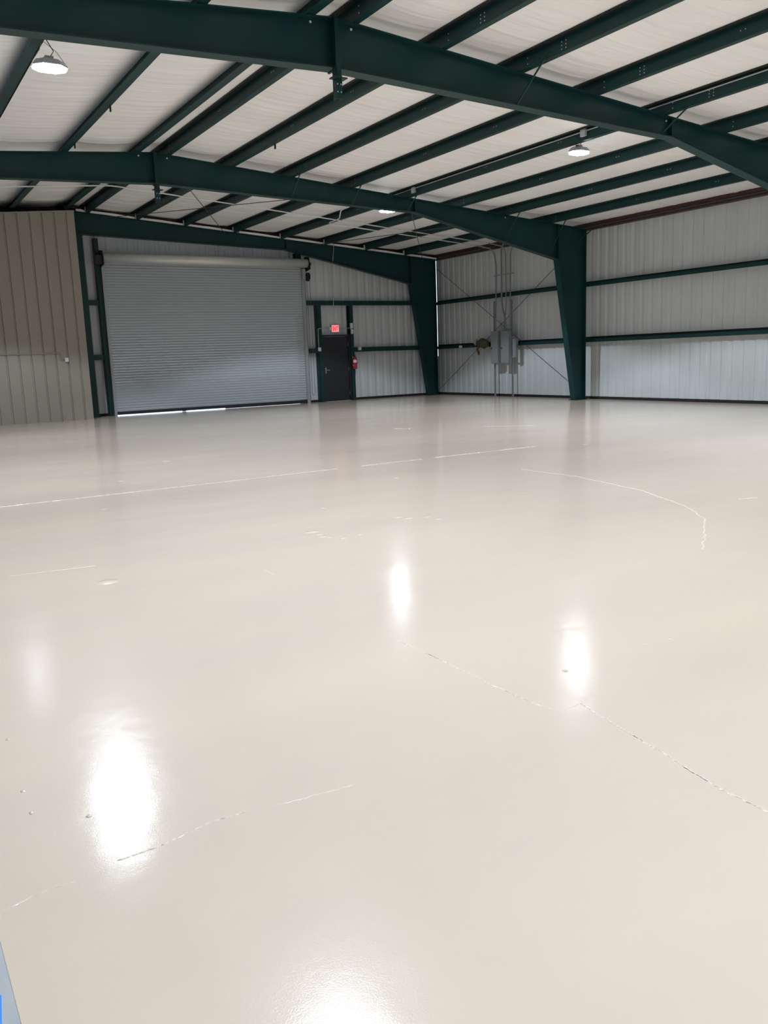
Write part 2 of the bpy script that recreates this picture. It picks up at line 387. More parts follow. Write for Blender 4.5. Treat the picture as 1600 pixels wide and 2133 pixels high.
# ================================================================== steel frames
def rigid_frame(y0, label, braces, gable=False):
    yc = y0 + 0.10; ya, yb = y0, y0 + 0.20
    root = empty('rigid_frame', (XR, yc, 0)); tag(root, label, 'steel frame', 'tapered green frames')
    for s_ in (0, 1):
        f = (lambda x: x) if s_ == 0 else mx
        K, KZ, SP, SZ = -1.33, 3.82, -5.94, 4.79
        col = MB().prism([(f(-0.31), 0.02), (f(-0.31), zt(-0.31) - 0.014), (f(K), zt(K) - 0.014), (f(K), KZ), (f(-0.68), 0.02)], yc - 0.006, yc + 0.006).build('column', GREEN, root)
        def st(name, parent, p, q, t):
            a, b = (p, q) if s_ == 0 else (q, p)
            return MB().strip((f(a[0]), a[1]), (f(b[0]), b[1]), t, ya, yb).build(name, GREEN, parent)
        st('outer_flange', col, (-0.31, 0.02), (-0.31, zt(-0.31)), 0.014)
        st('inner_flange', col, (-0.68, 0.02), (K, KZ), 0.014) if False else None
        a, b = ((-0.68, 0.02), (K, KZ))
        MB().prism([(f(a[0]), a[1]), (f(a[0] - 0.015), a[1]), (f(b[0] - 0.015), b[1]), (f(b[0]), b[1])], ya, yb).build('inner_flange', GREEN, col)
        MB().box(min(f(-0.27), f(-0.74)), max(f(-0.27), f(-0.74)), ya - 0.02, yb + 0.02, 0, 0.02).build('base_plate', GREEN, col)
        MB().box(min(f(K), f(K + 0.012)), max(f(K), f(K + 0.012)), ya + 0.005, yb - 0.005, KZ, zt(K) - 0.016).build('stiffener', GREEN, col)
        rb = 5.01
        raf = MB().prism([(f(K - 0.001), zt(K) - 0.014), (f(XR), ZR - 0.014), (f(XR), rb), (f(SP), SZ), (f(K - 0.001), KZ)], yc - 0.006, yc + 0.006).build('rafter', GREEN, root)
        MB().prism([(f(-0.31), zt(-0.31) - 0.014), (f(-0.31), zt(-0.31)), (f(XR), ZR), (f(XR), ZR - 0.014)], ya, yb).build('top_flange', GREEN, raf)
        MB().prism([(f(XR), rb), (f(SP), SZ), (f(SP), SZ - 0.015), (f(XR), rb - 0.015)], ya, yb).build('bottom_flange', GREEN, raf)
        MB().prism([(f(SP), SZ), (f(K), KZ), (f(K), KZ - 0.015), (f(SP), SZ - 0.015)], ya, yb).build('bottom_flange', GREEN, raf)
        MB().box(min(f(SP - 0.006), f(SP + 0.006)), max(f(SP - 0.006), f(SP + 0.006)), ya + 0.004, yb - 0.004, SZ, zt(SP) - 0.015).build('stiffener', GREEN, raf)
        if not gable:
            for hx, hz in ((XR + 0.29, 5.515), (-3.10, 4.81)) if y0 > -10 else ((XR + 0.29, 5.515), (-5.99, 5.04)):
                MB().lathe([(0.016, -0.004), (0.016, 0.004)], (f(hx), yc - 0.006, hz), 10, 'y').build('rod_hole_disc', BOLT_AND_LIGHT, raf)  # pale disc standing in for a rod hole with bright ceiling behind
    if not gable:
        MB().box(XR - 0.014, XR + 0.014, ya - 0.01, yb + 0.01, 4.98, ZR + 0.02).build('ridge_splice_plate', GREEN, root)
        st_ = MB().box(XR - 0.045, XR + 0.045, ya - 0.055, ya - 0.043, 4.62, 4.90).build('hanging_bracket', GREEN, root)
        MB().box(XR - 0.045, XR - 0.035, ya - 0.043, ya + 0.03, 4.62, 4.99).build('bracket_leg', GREEN, st_)
        MB().box(XR + 0.035, XR + 0.045, ya - 0.043, ya + 0.03, 4.62, 4.99).build('bracket_leg', GREEN, st_)
        MB().box(XR - 0.03, XR + 0.03, ya - 0.05, ya - 0.0, 4.86, ZR - 0.03).build('bracket_stem', GREEN, st_)
        MB().box(XR - 0.10, XR + 0.10, ya - 0.10, ya + 0.02, 4.855, 4.867).build('bracket_cap', GREEN, st_)
        for dx in (-0.025, 0.025):
            for z in (4.70, 4.79):
                MB().lathe([(0.008, -0.003), (0.008, 0.003)], (XR + dx, ya - 0.056, z), 8, 'y').build('bolt', BOLT_AND_LIGHT, st_)  # disc painted pale in place of a see-through bracket hole
    for bx, bz, px_, py_, pz_ in braces:
        MB().tube([(bx, ya + 0.02, bz), (px_, py_, pz_)], 0.014, 5).build('flange_brace', GREEN, root)
    return root
fb = lambda x: zt(x)
rigid_frame(FRAMES[0], 'dark green tapered steel frame spanning the roof nearest the camera',
            [(-9.25, 4.90, -9.19, -15.80, zt(-9.2) + 0.10), (-6.18, 4.81, -6.14, -15.86, zt(-6.1) + 0.12)])
rigid_frame(FRAMES[1], 'dark green tapered steel frame with column midway along the right wall',
            [(-9.21, 4.91, -9.19, -8.20, zt(-9.2) + 0.11), (-7.69, 4.87, -7.67, -8.20, zt(-7.6) + 0.10), (-6.17, 4.82, -6.14, -8.19, zt(-6.1) + 0.12),
             (-3.18, 4.26, -3.12, -8.25, zt(-3.1) + 0.12), (-1.63, 3.98, -1.59, -8.23, zt(-1.6) + 0.10), (-1.30, 3.86, -0.25, -7.78, 4.62)])
rigid_frame(FRAMES[2], 'dark green tapered steel frame against the wall with the roll-up door',
            [(-7.69, 4.87, -7.67, -1.0, zt(-7.6) + 0.10)], gable=True)

# insulation edge lying over the back frame between the purlins
edges = [XR] + RX
for a, b in zip(edges, edges[1:] + [-0.1]):
    x0, x1 = a + 0.02, b - 0.13
    if b == -0.1: x1 = -0.25
    MB().prism([(x0, zt(x0) + 0.006), (x1, zt(x1) + 0.006), (x1, zt(x1) + 0.055), ((x0 + x1) / 2, zt((x0 + x1) / 2) + 0.072), (x0, zt(x0) + 0.06)], -0.40, -0.33).build('insulation_edge', BLANKET, ce)
# roof purlins
TABS = [(-13.87, -10.81), (-13.87, -8.23), (-10.470, -9.6)]
def purlin(x, side, label):
    s_ = 1 if side == 0 else -1
    yl = YF + 0.02; t = 0.006; fw_ = 0.10 if side == 0 else 0.125
    xw = x - fw_ if side == 0 else x           # web line
    zb = zt(xw) + 0.002; zu = zb + PD - 0.006
    root = MB().box(xw - t / 2, xw + t / 2, yl, -0.02, zb, zu)
    tf = MB().box(min(xw, xw - s_ * fw_), max(xw, xw - s_ * fw_), yl, -0.02, zu - t, zu)
    tf.box(xw - s_ * fw_ - t / 2, xw - s_ * fw_ + t / 2, yl, -0.02, zu - 0.022, zu)
    root.box(min(xw, xw + s_ * fw_), max(xw, xw + s_ * fw_), yl, -0.02, zb, zb + t)
    root = root.build('roof_purlin', GREEN); tag(root, label, 'purlin', 'green roof purlins')
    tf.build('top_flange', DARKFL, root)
    b = MB(); face = xw - t / 2
    def dot(y, z): b.box(face - 0.003, face, y - 0.006, y + 0.006, z - 0.006, z + 0.006)
    for fy in FRAMES[:2]:
        for dz in (0.05, 0.13): dot(fy - 0.16, zb + dz)
        for d in ((-0.85, -0.93) if fy < -10 else ()):
            for dz in (0.04, 0.085, 0.13): dot(fy + d, zb + dz)
        for d in (2.4, 2.47, 4.6, 4.67): dot(fy + d, zb + 0.10)
    for d in (-2.5, -2.57, -4.7, -4.77): dot(FRAMES[0] + d, zb + 0.10)
    tag(b.build('bolts', BOLT_AND_LIGHT, root), kind='stuff')
    for tx, ty in TABS:
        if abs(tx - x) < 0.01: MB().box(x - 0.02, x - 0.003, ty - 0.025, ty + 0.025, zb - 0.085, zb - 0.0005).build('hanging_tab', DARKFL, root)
    MB().box(xw - 0.014, xw - 0.004, -0.44, -0.37, zb - 0.001, zb + 0.15).build('purlin_clip', BOLT_AND_LIGHT, root)
    return root
for i, x in enumerate(RX):
    purlin(x, 0, ORD[i] + ' green roof purlin down the right slope counting from the ridge')
for i, x in enumerate(LX[:6]):
    purlin(x, 1, ORD[i] + ' green roof purlin down the left slope counting from the ridge')

# eave strut on the right wall
es = MB()
es.box(-0.20, 0.0, YF + 0.02, -0.06, 4.80, 4.806).box(-0.006, 0.0, YF + 0.02, -0.06, 4.64, 4.80).box(-0.16, 0.0, YF + 0.02, -0.06, 4.634, 4.64)
es.box(-0.206, -0.20, YF + 0.02, -0.06, 4.72, 4.806).box(-0.166, -0.16, YF + 0.02, -0.06, 4.634, 4.66)
es = es.build('eave_strut', RED_PRIMER)
MB().box(-0.05, -0.008, YF + 0.02, -0.06, 4.665, 4.735).build('insulation_edge', CONDUIT, es)
tag(es, 'dark red primed eave strut along the top of right wall', 'beam')
# rake angle closing the top of the back wall
ra = MB()
ra.prism([(XR, zr(XR) - 0.10), (-0.1, zr(-0.1) - 0.10), (-0.1, zr(-0.1) - 0.02), (XR, zr(XR) - 0.02)], -0.20, -0.012)
ra.prism([(XR, zr(XR) - 0.10), (XL + .1, zr(XL + .1) - 0.10), (XL + .1, zr(XL + .1) - 0.02), (XR, zr(XR) - 0.02)], -0.20, -0.012)
tag(ra.build('rake_angle', RED_PRIMER), 'dark angle along the sloping top of the back wall', 'beam')

# wall girts: Z sections lying on their webs
def girt_y(z, label):
    m_ = MB(); y0, y1 = YF + 0.02, -0.05; zw = z + 0.085
    m_.box(-0.20, -0.001, y0, y1, zw, zw + 0.005).box(-0.206, -0.20, y0, y1, z, zw + 0.005).box(-0.206, -0.185, y0, y1, z - 0.003, z)
    o = tag(m_.build('wall_girt', GREEN), label, 'girt', 'green wall girts')
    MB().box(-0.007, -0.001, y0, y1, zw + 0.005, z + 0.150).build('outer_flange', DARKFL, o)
girt_y(1.597, 'lower green girt running along the right wall')
girt_y(3.112, 'upper green girt running along the right wall')
def girt_x(z, x0, x1, label):
    m_ = MB(); zw = z + 0.085
    m_.box(x0, x1, -0.20, -0.001, zw, zw + 0.005).box(x0, x1, -0.206, -0.20, z, zw + 0.060).box(x0, x1, -0.007, -0.001, zw + 0.005, z + 0.145).box(x0, x1, -0.206, -0.185, z - 0.003, z)
    tag(m_.build('wall_girt', GREEN), label, 'girt', 'green wall girts')
girt_x(1.597, -3.60, -0.21, 'lower green girt on back wall between black door and corner')
girt_x(3.112, RUR + 0.15, -0.21, 'upper green girt on back wall above the black door')
girt_x(1.597, RUR + 0.15, -4.90, 'short lower girt between roll-up door and black door')
girt_x(1.597, -12.08, -11.77, 'short lower girt left of the roll-up door')
girt_x(3.112, -12.08, -11.77, 'short upper girt left of the roll-up door')

def channel(x0, x1, y0, y1, z0, z1, label, lip=1):
    """C-section post: web facing one side, two flanges"""
    m_ = MB(); t = 0.008
    if lip > 0: m_.box(x1 - t, x1, y0, y1, z0, z1)
    else: m_.box(x0, x0 + t, y0, y1, z0, z1)
    m_.box(x0, x1, y0, y0 + t, z0, z1).box(x0, x1, y1 - t, y1, z0, z1)
    tag(m_.build('door_post', GREEN), label, 'post', 'green door posts')
channel(-11.755, -11.635, -0.21, -0.005, 0, zt(-11.7) - 0.62, 'green post at the left side of the roll-up door', -1)
channel(-5.56, -5.36, -0.20, -0.02, 0, 4.72, 'green post behind right end of the door roll')
channel(-4.90, -4.75, -0.215, -0.005, 0, 3.11, 'green post on left side of black door', -1)
channel(-3.695, -3.565, -0.215, -0.005, 0, 3.11, 'green post on right side of black door')
rc = MB().box(-12.29, -12.09, -0.225, -0.212, 0.02, 5.0).box(-12.29, -12.09, -0.408, -0.395, 0.02, 5.0).box(-12.195, -12.185, -0.395, -0.225, 0.02, 5.0).box(-12.32, -12.06, -0.42, -0.20, 0.0, 0.02)
tag(rc.build('ridge_column', GREEN), 'green column under the ridge beside the tan wall', 'column')

# ================================================================== roll-up door
d1 = empty('door_1', ((RUL + RUR) / 2, -0.24, 0)); tag(d1, 'grey slatted roll-up door on the back wall', kind='structure')
PIT = 0.0762
sp = []
for k in range(7):
    t = k / 6; sp.append((-0.006 - 0.016 * math.sin(math.pi * t) ** 0.8, t * (PIT - 0.012)))
sp += [(-0.004, PIT - 0.008), (-0.004, PIT - 0.001)]
prof = sp + [(0.008, PIT - 0.001), (0.008, 0.0)]
def slat_mesh(z0=0.0):
    m_ = MB(); n = len(prof); vs_ = []; x0, x1 = RUL + 0.02 - d1.location.x, RUR - 0.02 - d1.location.x
    for x in (x0, x1):
        for yy, z in prof: vs_.append((x, yy, z))
    fs = [tuple(range(n)), tuple(range(2 * n - 1, n - 1, -1))] + [(i, (i + 1) % n, (i + 1) % n + n, i + n) for i in range(n)]
    return m_.add(vs_, fs).mesh('slat', SLAT)
sm = slat_mesh()
for k in range(55):
    s_ = bpy.data.objects.new('slat', sm); COL.objects.link(s_); s_.parent = d1; s_.location = (0, 0, 0.115 + k * PIT)
bb = MB().box(RUL + 0.02, RUR - 0.02, -0.265, -0.225, 0.022, 0.113).build('bottom_bar', BLACK, d1)
for xa, xb in ((-9.62, -9.50), (-8.25, -5.42)): MB().box(xa, xb, -0.25, -0.238, 0.003, 0.03).build('gap_light_block', BLACK, d1)  # pieces added to block daylight under parts of the door
MB().box(RUL - 0.05, RUR + 0.09, -0.20, 0.06, RUH + 0.0, RUH + 0.012).build('header_light_block', GALV, d1)  # added plate, stops daylight leaking up behind the roll
for xa in (RUL - 0.03, RUR + 0.02): MB().box(xa, xa + 0.008, -0.204, 0.06, 0.0, RUH).build('jamb_light_block', GALV, d1)  # added side plates, close the daylight leak beside the curtain
for xa, xb in ((RUL - 0.055, RUL + 0.03), (RUR - 0.03, RUR + 0.10)):
    g_ = MB().box(xa, xb, -0.285, -0.272, 0.0, 4.28).box(xa, xb, -0.215, -0.205, 0.0, 4.28)
    if xa < -8: g_.box(xa, xa + 0.01, -0.285, -0.205, 0, 4.28)
    else: g_.box(xb - 0.01, xb, -0.285, -0.205, 0, 4.28)
    g_.build('guide_track', GALV, d1)
RC = (-0.40, 4.385); RR = 0.137
roll = MB(); n = 28
pr = [(RR * math.cos(2 * math.pi * k / n) + RC[0], RR * math.sin(2 * math.pi * k / n) + RC[1]) for k in range(n)]
roll.prism(pr, RUL - 0.02, RUR + 0.13, 'x'); roll = roll.build('door_roll', HOOD, d1, True)
md = roll.data
for p in md.polygons: p.use_smooth = len(p.vertices) == 4
for xa, xb in ((RUL - 0.055, RUL - 0.03), (RUR + 0.14, RUR + 0.165)):
    MB().prism([(RC[0] - 0.19, RC[1] - 0.19), (RC[0] + 0.20, RC[1] - 0.25), (RC[0] + 0.20, RC[1] + 0.22), (RC[0] - 0.12, RC[1] + 0.18)], xa, xb, 'x').build('roll_bracket', BLACK, d1)
MB().box(RUL - 0.24, RUL - 0.06, -0.50, -0.30, 4.20, 4.44).build('tension_box', BLACK, d1)
MB().lathe([(0.05, 0.0), (0.05, 0.10)], (RUR + 0.166, RC[0], RC[1] - 0.02), 12, 'x').build('shaft_end', BLACK, d1)
# chain hoist
ch = MB().lathe([(0.03, -0.04), (0.135, -0.03), (0.135, -0.015), (0.11, -0.005), (0.11, 0.005), (0.135, 0.015), (0.135, 0.03), (0.03, 0.04)], (RUR + 0.13, -0.42, 3.97), 20, 'x').build('chain_wheel', BLACK, d1)
MB().box(RUR - 0.03, RUR + 0.07, -0.40, -0.29, 3.90, 4.22).build('hoist_arm', GALV, d1)
path = [(RUR + 0.16, -0.53, 3.97 - 0.0)] + [(RUR + 0.16, -0.53, 3.97 - 0.12 * k) for k in range(1, 30)]
cpath = [(RUR + 0.135, -0.53, 3.9 - 3.55 * k / 30) for k in range(31)] + [(RUR + 0.14, -0.42 - 0.10 * math.cos(math.pi * k / 6), 0.35 - 0.10 * math.sin(math.pi * k / 6)) for k in range(1, 6)] + [(RUR + 0.145, -0.31, 0.35 + 3.55 * k / 30) for k in range(31)]
MB().tube(cpath, 0.006, 5).build('hand_chain', ROD, d1)

# ================================================================== black man door
d2 = empty('door_2', ((MDL + MDR) / 2, -0.1, 0)); tag(d2, 'charcoal metal exit door in green frame', kind='structure')
MB().box(MDL, MDL + 0.055, -0.19, -0.02, 0, MDH).box(MDR - 0.055, MDR, -0.19, -0.02, 0, MDH).box(MDL + 0.055, MDR - 0.055, -0.19, -0.02, MDH - 0.06, MDH).build('door_frame', DOORM, d2)
lf = MB().box(MDL + 0.058, MDR - 0.058, -0.13, -0.085, 0.012, MDH - 0.063).build('door_leaf', DOORM, d2)
MB().box(MDL + 0.10, MDL + 0.135, -0.139, -0.131, 0.93, 1.12).build('handle_plate', GALV, lf)
MB().tube([(MDL + 0.118, -0.14, 1.03), (MDL + 0.118, -0.185, 1.03), (MDL + 0.13, -0.19, 1.03), (MDL + 0.24, -0.19, 1.03)], 0.010, 8).build('handle', GALV, lf)
MB().box(MDL + 0.055, MDR - 0.055, -0.20, -0.02, 0.0, 0.011).build('threshold', GALV, d2)
for z in (0.25, 1.05, 1.85): MB().tube([(MDR - 0.057, -0.138, z - 0.05), (MDR - 0.057, -0.138, z + 0.05)], 0.008, 6).build('hinge', GALV, d2)

# exit sign
ex = empty('exit_sign', (-4.18, -0.06, 2.26)); tag(ex, 'glowing red EXIT sign above the black door', 'exit sign')
MB().box(-4.32, -4.04, -0.085, -0.012, 2.25, 2.49).build('sign_housing', WHITEP, ex)
MB().box(-4.305, -4.055, -0.092, -0.086, 2.265, 2.475).build('sign_face', EXIT_FACE, ex)
fc = bpy.data.curves.new('exit_text', 'FONT'); fc.body = 'EXIT'; fc.size = 0.15; fc.align_x = 'CENTER'; fc.align_y = 'CENTER'; fc.extrude = 0.002; fc.offset = 0.003
to = bpy.data.objects.new('exit_text_source', fc); COL.objects.link(to)
bpy.context.view_layer.update()
tm_ = bpy.data.meshes.new_from_object(to.evaluated_get(bpy.context.evaluated_depsgraph_get())); bpy.data.objects.remove(to)
tm_.materials.clear(); tm_.materials.append(EXIT_RED)
xs = [v.co.x for v in tm_.vertices]; wid = max(xs) - min(xs); ys = [v.co.y for v in tm_.vertices]; hg = max(ys) - min(ys)
cy = (max(ys) + min(ys)) / 2; cx = (max(xs) + min(xs)) / 2
for v in tm_.vertices:
    a, b, c = (v.co.x - cx) / wid * 0.21, (v.co.y - cy) / hg * 0.14, v.co.z
    v.co = (a, -c, b)
o = link('sign_letters', tm_, ex, (-4.18, -0.0945, 2.37)); o['label'] = 'red EXIT lettering'
MB().box(-4.415, -4.325, -0.08, -0.012, 2.33, 2.42).build('side_box', WHITEP, ex)

# emergency light
em = empty('emergency_light', (-3.66, -0.22, 2.18)); tag(em, 'white two-headed emergency light beside the exit sign', 'lamp')
MB().box(-3.70, -3.63, -0.30, -0.217, 2.36, 2.53).build('body', WHITEP, em)
for z in (2.29, 2.22): MB().lathe([(0.02, 0.0), (0.045, -0.05), (0.045, -0.065)], (-3.665, -0.24, z), 12, 'y').build('lamp_head', WHITEP, em)
MB().box(-3.675, -3.655, -0.235, -0.217, 2.18, 2.36).build('stem', WHITEP, em)

# fire extinguisher
fe = empty('fire_extinguisher', (-3.60, -0.30, 1.03)); tag(fe, 'red fire extinguisher hung beside the black door', 'fire extinguisher')
MB().lathe([(0.05, 0.0), (0.075, 0.01), (0.078, 0.03), (0.078, 0.32), (0.06, 0.37), (0.03, 0.39), (0.025, 0.41)], (-3.62, -0.305, 1.03), 20).build('cylinder', REDP, fe, True)
lb = MB(); n = 8
vs_ = []; fs = []
for k in range(n + 1):
    t = math.radians(205 + 110 * k / n)
    for z in (1.24, 1.33): vs_.append((-3.62 + 0.080 * math.cos(t), -0.305 + 0.080 * math.sin(t), z))
for k in range(n): fs.append((2 * k, 2 * k + 2, 2 * k + 3, 2 * k + 1))
lb.add(vs_, fs).build('paper_label', WHITEP, fe)
MB().lathe([(0.022, 0.0), (0.028, 0.02), (0.018, 0.05)], (-3.62, -0.305, 1.44), 12).build('valve', BLACK, fe)
MB().box(-3.635, -3.605, -0.40, -0.27, 1.475, 1.485).box(-3.635, -3.605, -0.41, -0.27, 1.50, 1.51).build('lever', BLACK, fe)
MB().tube([(-3.62, -0.27, 1.46), (-3.55, -0.28, 1.43), (-3.525, -0.30, 1.34), (-3.53, -0.31, 1.18)], 0.011, 8).build('hose', CABLE, fe)
MB().box(-3.66, -3.58, -0.224, -0.216, 1.15, 1.45).build('wall_hook', GALV, fe)
MB().tube([(-3.70, -0.345, 1.13), (-3.70, -0.345, 1.17)], 0.008, 6).build('pull_tag', WHITEP, fe)

# small boxes and conduits at the man door
def jbox(x0, x1, y0, y1, z0, z1, label, m=WHITEP, name='junction_box'):
    r = empty(name, ((x0 + x1) / 2, (y0 + y1) / 2, z0)); tag(r, label, 'electrical box', 'small electrical boxes')
    MB().box(x0, x1, y0, y1, z0, z1).build('box_body', m, r)
    a = 0.008
    if (y1 - y0) < (x1 - x0): MB().box(x0 + a, x1 - a, y0 - 0.006, y0, z0 + a, z1 - a).build('cover_plate', m, r)
    else: MB().box(x0 - 0.006, x0, y0 + a, y1 - a, z0 + a, z1 - a).build('cover_plate', m, r)
    return r
jbox(-4.93, -4.83, -0.26, -0.216, 1.65, 1.77, 'grey switch box on the post left of black door')
jbox(-3.42, -3.31, -0.255, -0.207, 1.645, 1.745, 'white outlet box on the girt right of black door')
jbox(-13.04, -12.95, TAN_Y - 0.06, TAN_Y - 0.002, 1.57, 1.68, 'white outlet box on the tan wall')
jbox(-0.255, -0.207, -1.72, -1.60, 1.60, 1.68, 'white outlet box on lower girt near the corner')
def conduit(path, r, label, m=CONDUIT, name='conduit', rad=0.10, n=7):
    o = MB().tube(rounded(path, rad), r, n).build(name, m, None, True); tag(o, label, 'conduit', 'metal conduits'); return o
conduit([(-4.90, -0.235, 1.77), (-4.90, -0.235, 2.38), (-4.44, -0.235, 2.38), (-4.44, -0.05, 2.38), (-4.414, -0.05, 2.38)], 0.012, 'thin conduit bending from switch box to the exit sign', rad=0.07)
conduit([(-4.03, -0.05, 2.37), (-3.9, -0.05, 2.37), (-3.85, -0.24, 2.37), (-3.702, -0.24, 2.37)], 0.012, 'short conduit between exit sign and emergency light', rad=0.03)
conduit([(-4.28, -0.43, 5.0), (-4.28, -0.24, 4.2), (-4.28, -0.225, 3.2), (-4.28, -0.225, 3.05)], 0.011, 'thin vertical wire pipe above the exit sign', rad=0.05)
conduit([(-16.4, TAN_Y - 0.02, 1.80), (-13.13, TAN_Y - 0.02, 1.80), (-13.13, TAN_Y - 0.02, 1.62), (-13.045, TAN_Y - 0.02, 1.62)], 0.014, 'thin conduit running along the tan wall', m=TAN, rad=0.03)

# ================================================================== electrical panels on the right wall
def strut(y, z0, z1, label):
    m_ = MB().box(-0.262, -0.257, y - 0.021, y + 0.021, z0, z1).box(-0.30, -0.262, y - 0.021, y - 0.017, z0, z1).box(-0.30, -0.262, y + 0.017, y + 0.021, z0, z1)
    tag(m_.build('strut_channel', GALV), label, 'strut', 'strut channels')
strut(-3.55, 0, 3.0, 'left upright steel strut carrying the electrical panels')
strut(-4.42, 0, 3.0, 'right upright steel strut carrying the electrical panels')
for z in (1.25, 1.85):
    tag(MB().box(-0.341, -0.301, -4.60, -3.40, z - 0.02, z + 0.02).build('strut_channel', GALV), ('lower' if z < 1.5 else 'upper') + ' cross strut behind the electrical panels', 'strut', 'strut channels')
def epanel(y0, y1, z0, z1, label):
    r = empty('electrical_panel', (-0.4, (y0 + y1) / 2, z0)); tag(r, label, 'electrical panel', 'electrical panels')
    MB().box(-0.475, -0.342, y0, y1, z0, z1).build('enclosure', PANEL, r)
    d_ = MB().box(-0.487, -0.476, y0 + 0.012, y1 - 0.012, z0 + 0.012, z1 - 0.012).build('door', PANEL, r)
    yl_ = y1 - 0.05 if True else y0
    MB().box(-0.496, -0.488, yl_ - 0.018, yl_ + 0.018, (z0 + z1) / 2 - 0.06, (z0 + z1) / 2 + 0.0).build('latch', BLACK, d_)
    MB().box(-0.490, -0.476, y0 + 0.006, y0 + 0.012, z0 + 0.1, z1 - 0.1).build('hinge', GALV, r)
epanel(-3.95, -3.60, 1.06, 2.07, 'left tall grey electrical panel on the right wall')
epanel(-4.47, -4.09, 1.05, 2.06, 'right tall grey electrical panel on the right wall')
r = empty('disconnect_box', (-0.35, -4.6, 1.2)); tag(r, 'narrow dark grey switch box right of electrical panels', 'electrical box')
MB().box(-0.40, -0.302, -4.72, -4.56, 1.22, 1.80).build('enclosure', PANEL, r)
MB().box(-0.408, -0.401, -4.71, -4.57, 1.23, 1.79).build('door', PANEL, r)
MB().tube([(-0.38, -4.73, 1.55), (-0.38, -4.78, 1.55), (-0.38, -4.78, 1.65)], 0.01, 6).build('lever', BLACK, r)
tag(MB().box(-0.36, -0.342, -3.80, -3.20, 3.74, 3.78).build('strut_channel', GALV), 'short cross strut high on the conduits, left of the lower one', 'strut', 'strut channels') if False else None
cs = MB().box(-0.317, -0.290, -4.52, -3.58, 3.76, 3.80); tag(cs.build('strut_channel', GALV), 'short cross strut holding conduits high on the right wall', 'strut', 'strut channels')
# conduits from the panels up to the roof
CY1, CY2 = -4.20, -3.62
def roofz(x): return zt(x) - 0.022
conduit([(-0.42, -4.20, 2.065), (-0.42, -4.20, 2.35), (-0.34, -4.20, 2.65), (-0.34, -4.20, roofz(-0.3) - 0.03), (-1.0, -4.20, roofz(-1.0))], 0.018, 'wall conduit from the right panel bending into the roof', m=CONDUIT_SHADED, rad=0.25)
conduit([(-1.0, CY1, roofz(-1.0)), (XR, CY1, roofz(XR)), (mx(-2.5), CY1, roofz(-2.5))], 0.016, 'long pale conduit crossing under the roof purlins above the back bay', m=BOLT_AND_LIGHT, rad=0.22)  # same pipe as on the wall, floor light painted in as paleness
conduit([(-0.42, -3.78, 2.075), (-0.42, -3.78, 2.4), (-0.34, -3.70, 2.7), (-0.34, -3.75, 4.1), (-0.34, CY2, roofz(-0.3) - 0.03), (-1.0, CY2, roofz(-1.0))], 0.022, 'wall conduit from the left panel bending into the roof', m=CONDUIT_SHADED, rad=0.22)
conduit([(-1.0, CY2, roofz(-1.0)), (-6.2, CY2, roofz(-6.2)), (-6.25, -4.4, roofz(-6.2)), (-6.75, -5.4, roofz(-6.75)), (-6.8, -6.2, roofz(-6.8))], 0.016, 'shorter pale roof conduit kinking back towards the middle frame', m=BOLT_AND_LIGHT, rad=0.20)  # pale colour imitates light from the floor on the underside
conduit([(-0.44, -4.30, 2.065), (-0.44, -4.30, 2.4), (-0.34, -4.00, 2.8), (-0.34, -4.00, 4.70), (-0.34, -4.6, 4.80), (-0.34, -6.5, 4.66)], 0.026, 'thickest conduit rising in the middle behind the wall brace', m=CONDUIT_SHADED, rad=0.24)
conduit([(-0.38, -4.44, 2.065), (-0.34, -4.40, 2.5), (-0.34, -4.44, 4.45), (-0.34, -4.75, 4.72), (-0.34, -6.0, 4.73)], 0.020, 'right-hand wall conduit bending over at the eave', m=CONDUIT_SHADED, rad=0.15)
# bag on the girt
bgm = MB(); vs_ = []; fs = []; nu, nv = 16, 10
for i in range(nv + 1):
    ph = math.pi * i / nv
    for k in range(nu):
        t = 2 * math.pi * k / nu; rr = 1 + 0.18 * math.sin(3 * t + 1) * math.sin(ph) + 0.10 * math.sin(5 * ph + 2 * t)
        vs_.append((-0.30 + 0.12 * math.sin(ph) * math.cos(t) * rr, -2.98 + 0.30 * math.sin(ph) * math.sin(t) * rr + 0.05 * math.cos(ph), 1.71 + 0.155 * math.cos(ph) * (1 + 0.15 * math.sin(2 * t))))
for i in range(nv):
    for k in range(nu): fs.append((i * nu + k, i * nu + (k + 1) % nu, (i + 1) * nu + (k + 1) % nu, (i + 1) * nu + k))
bag = empty('canvas_bag', (-0.3, -2.98, 1.58)); tag(bag, 'brown and olive canvas bag hung on the girt left of electrical panels', 'bag')
bgm.add(vs_, fs).build('bag_body', BROWN, bag, True)
MB().tube([(-0.40, -2.85, 1.66), (-0.42, -2.82, 1.52), (-0.40, -2.86, 1.42), (-0.38, -2.84, 1.33)], 0.03, 7, radii=[0.04, 0.035, 0.045, 0.02]).build('hanging_strap', BROWN, bag, True)
MB().tube([(-0.33, -2.70, 1.86), (-0.36, -2.64, 1.80), (-0.36, -2.62, 1.72), (-0.34, -2.66, 1.66)], 0.03, 7, radii=[0.02, 0.045, 0.04, 0.02]).build('pale_flap', PALE, bag, True)

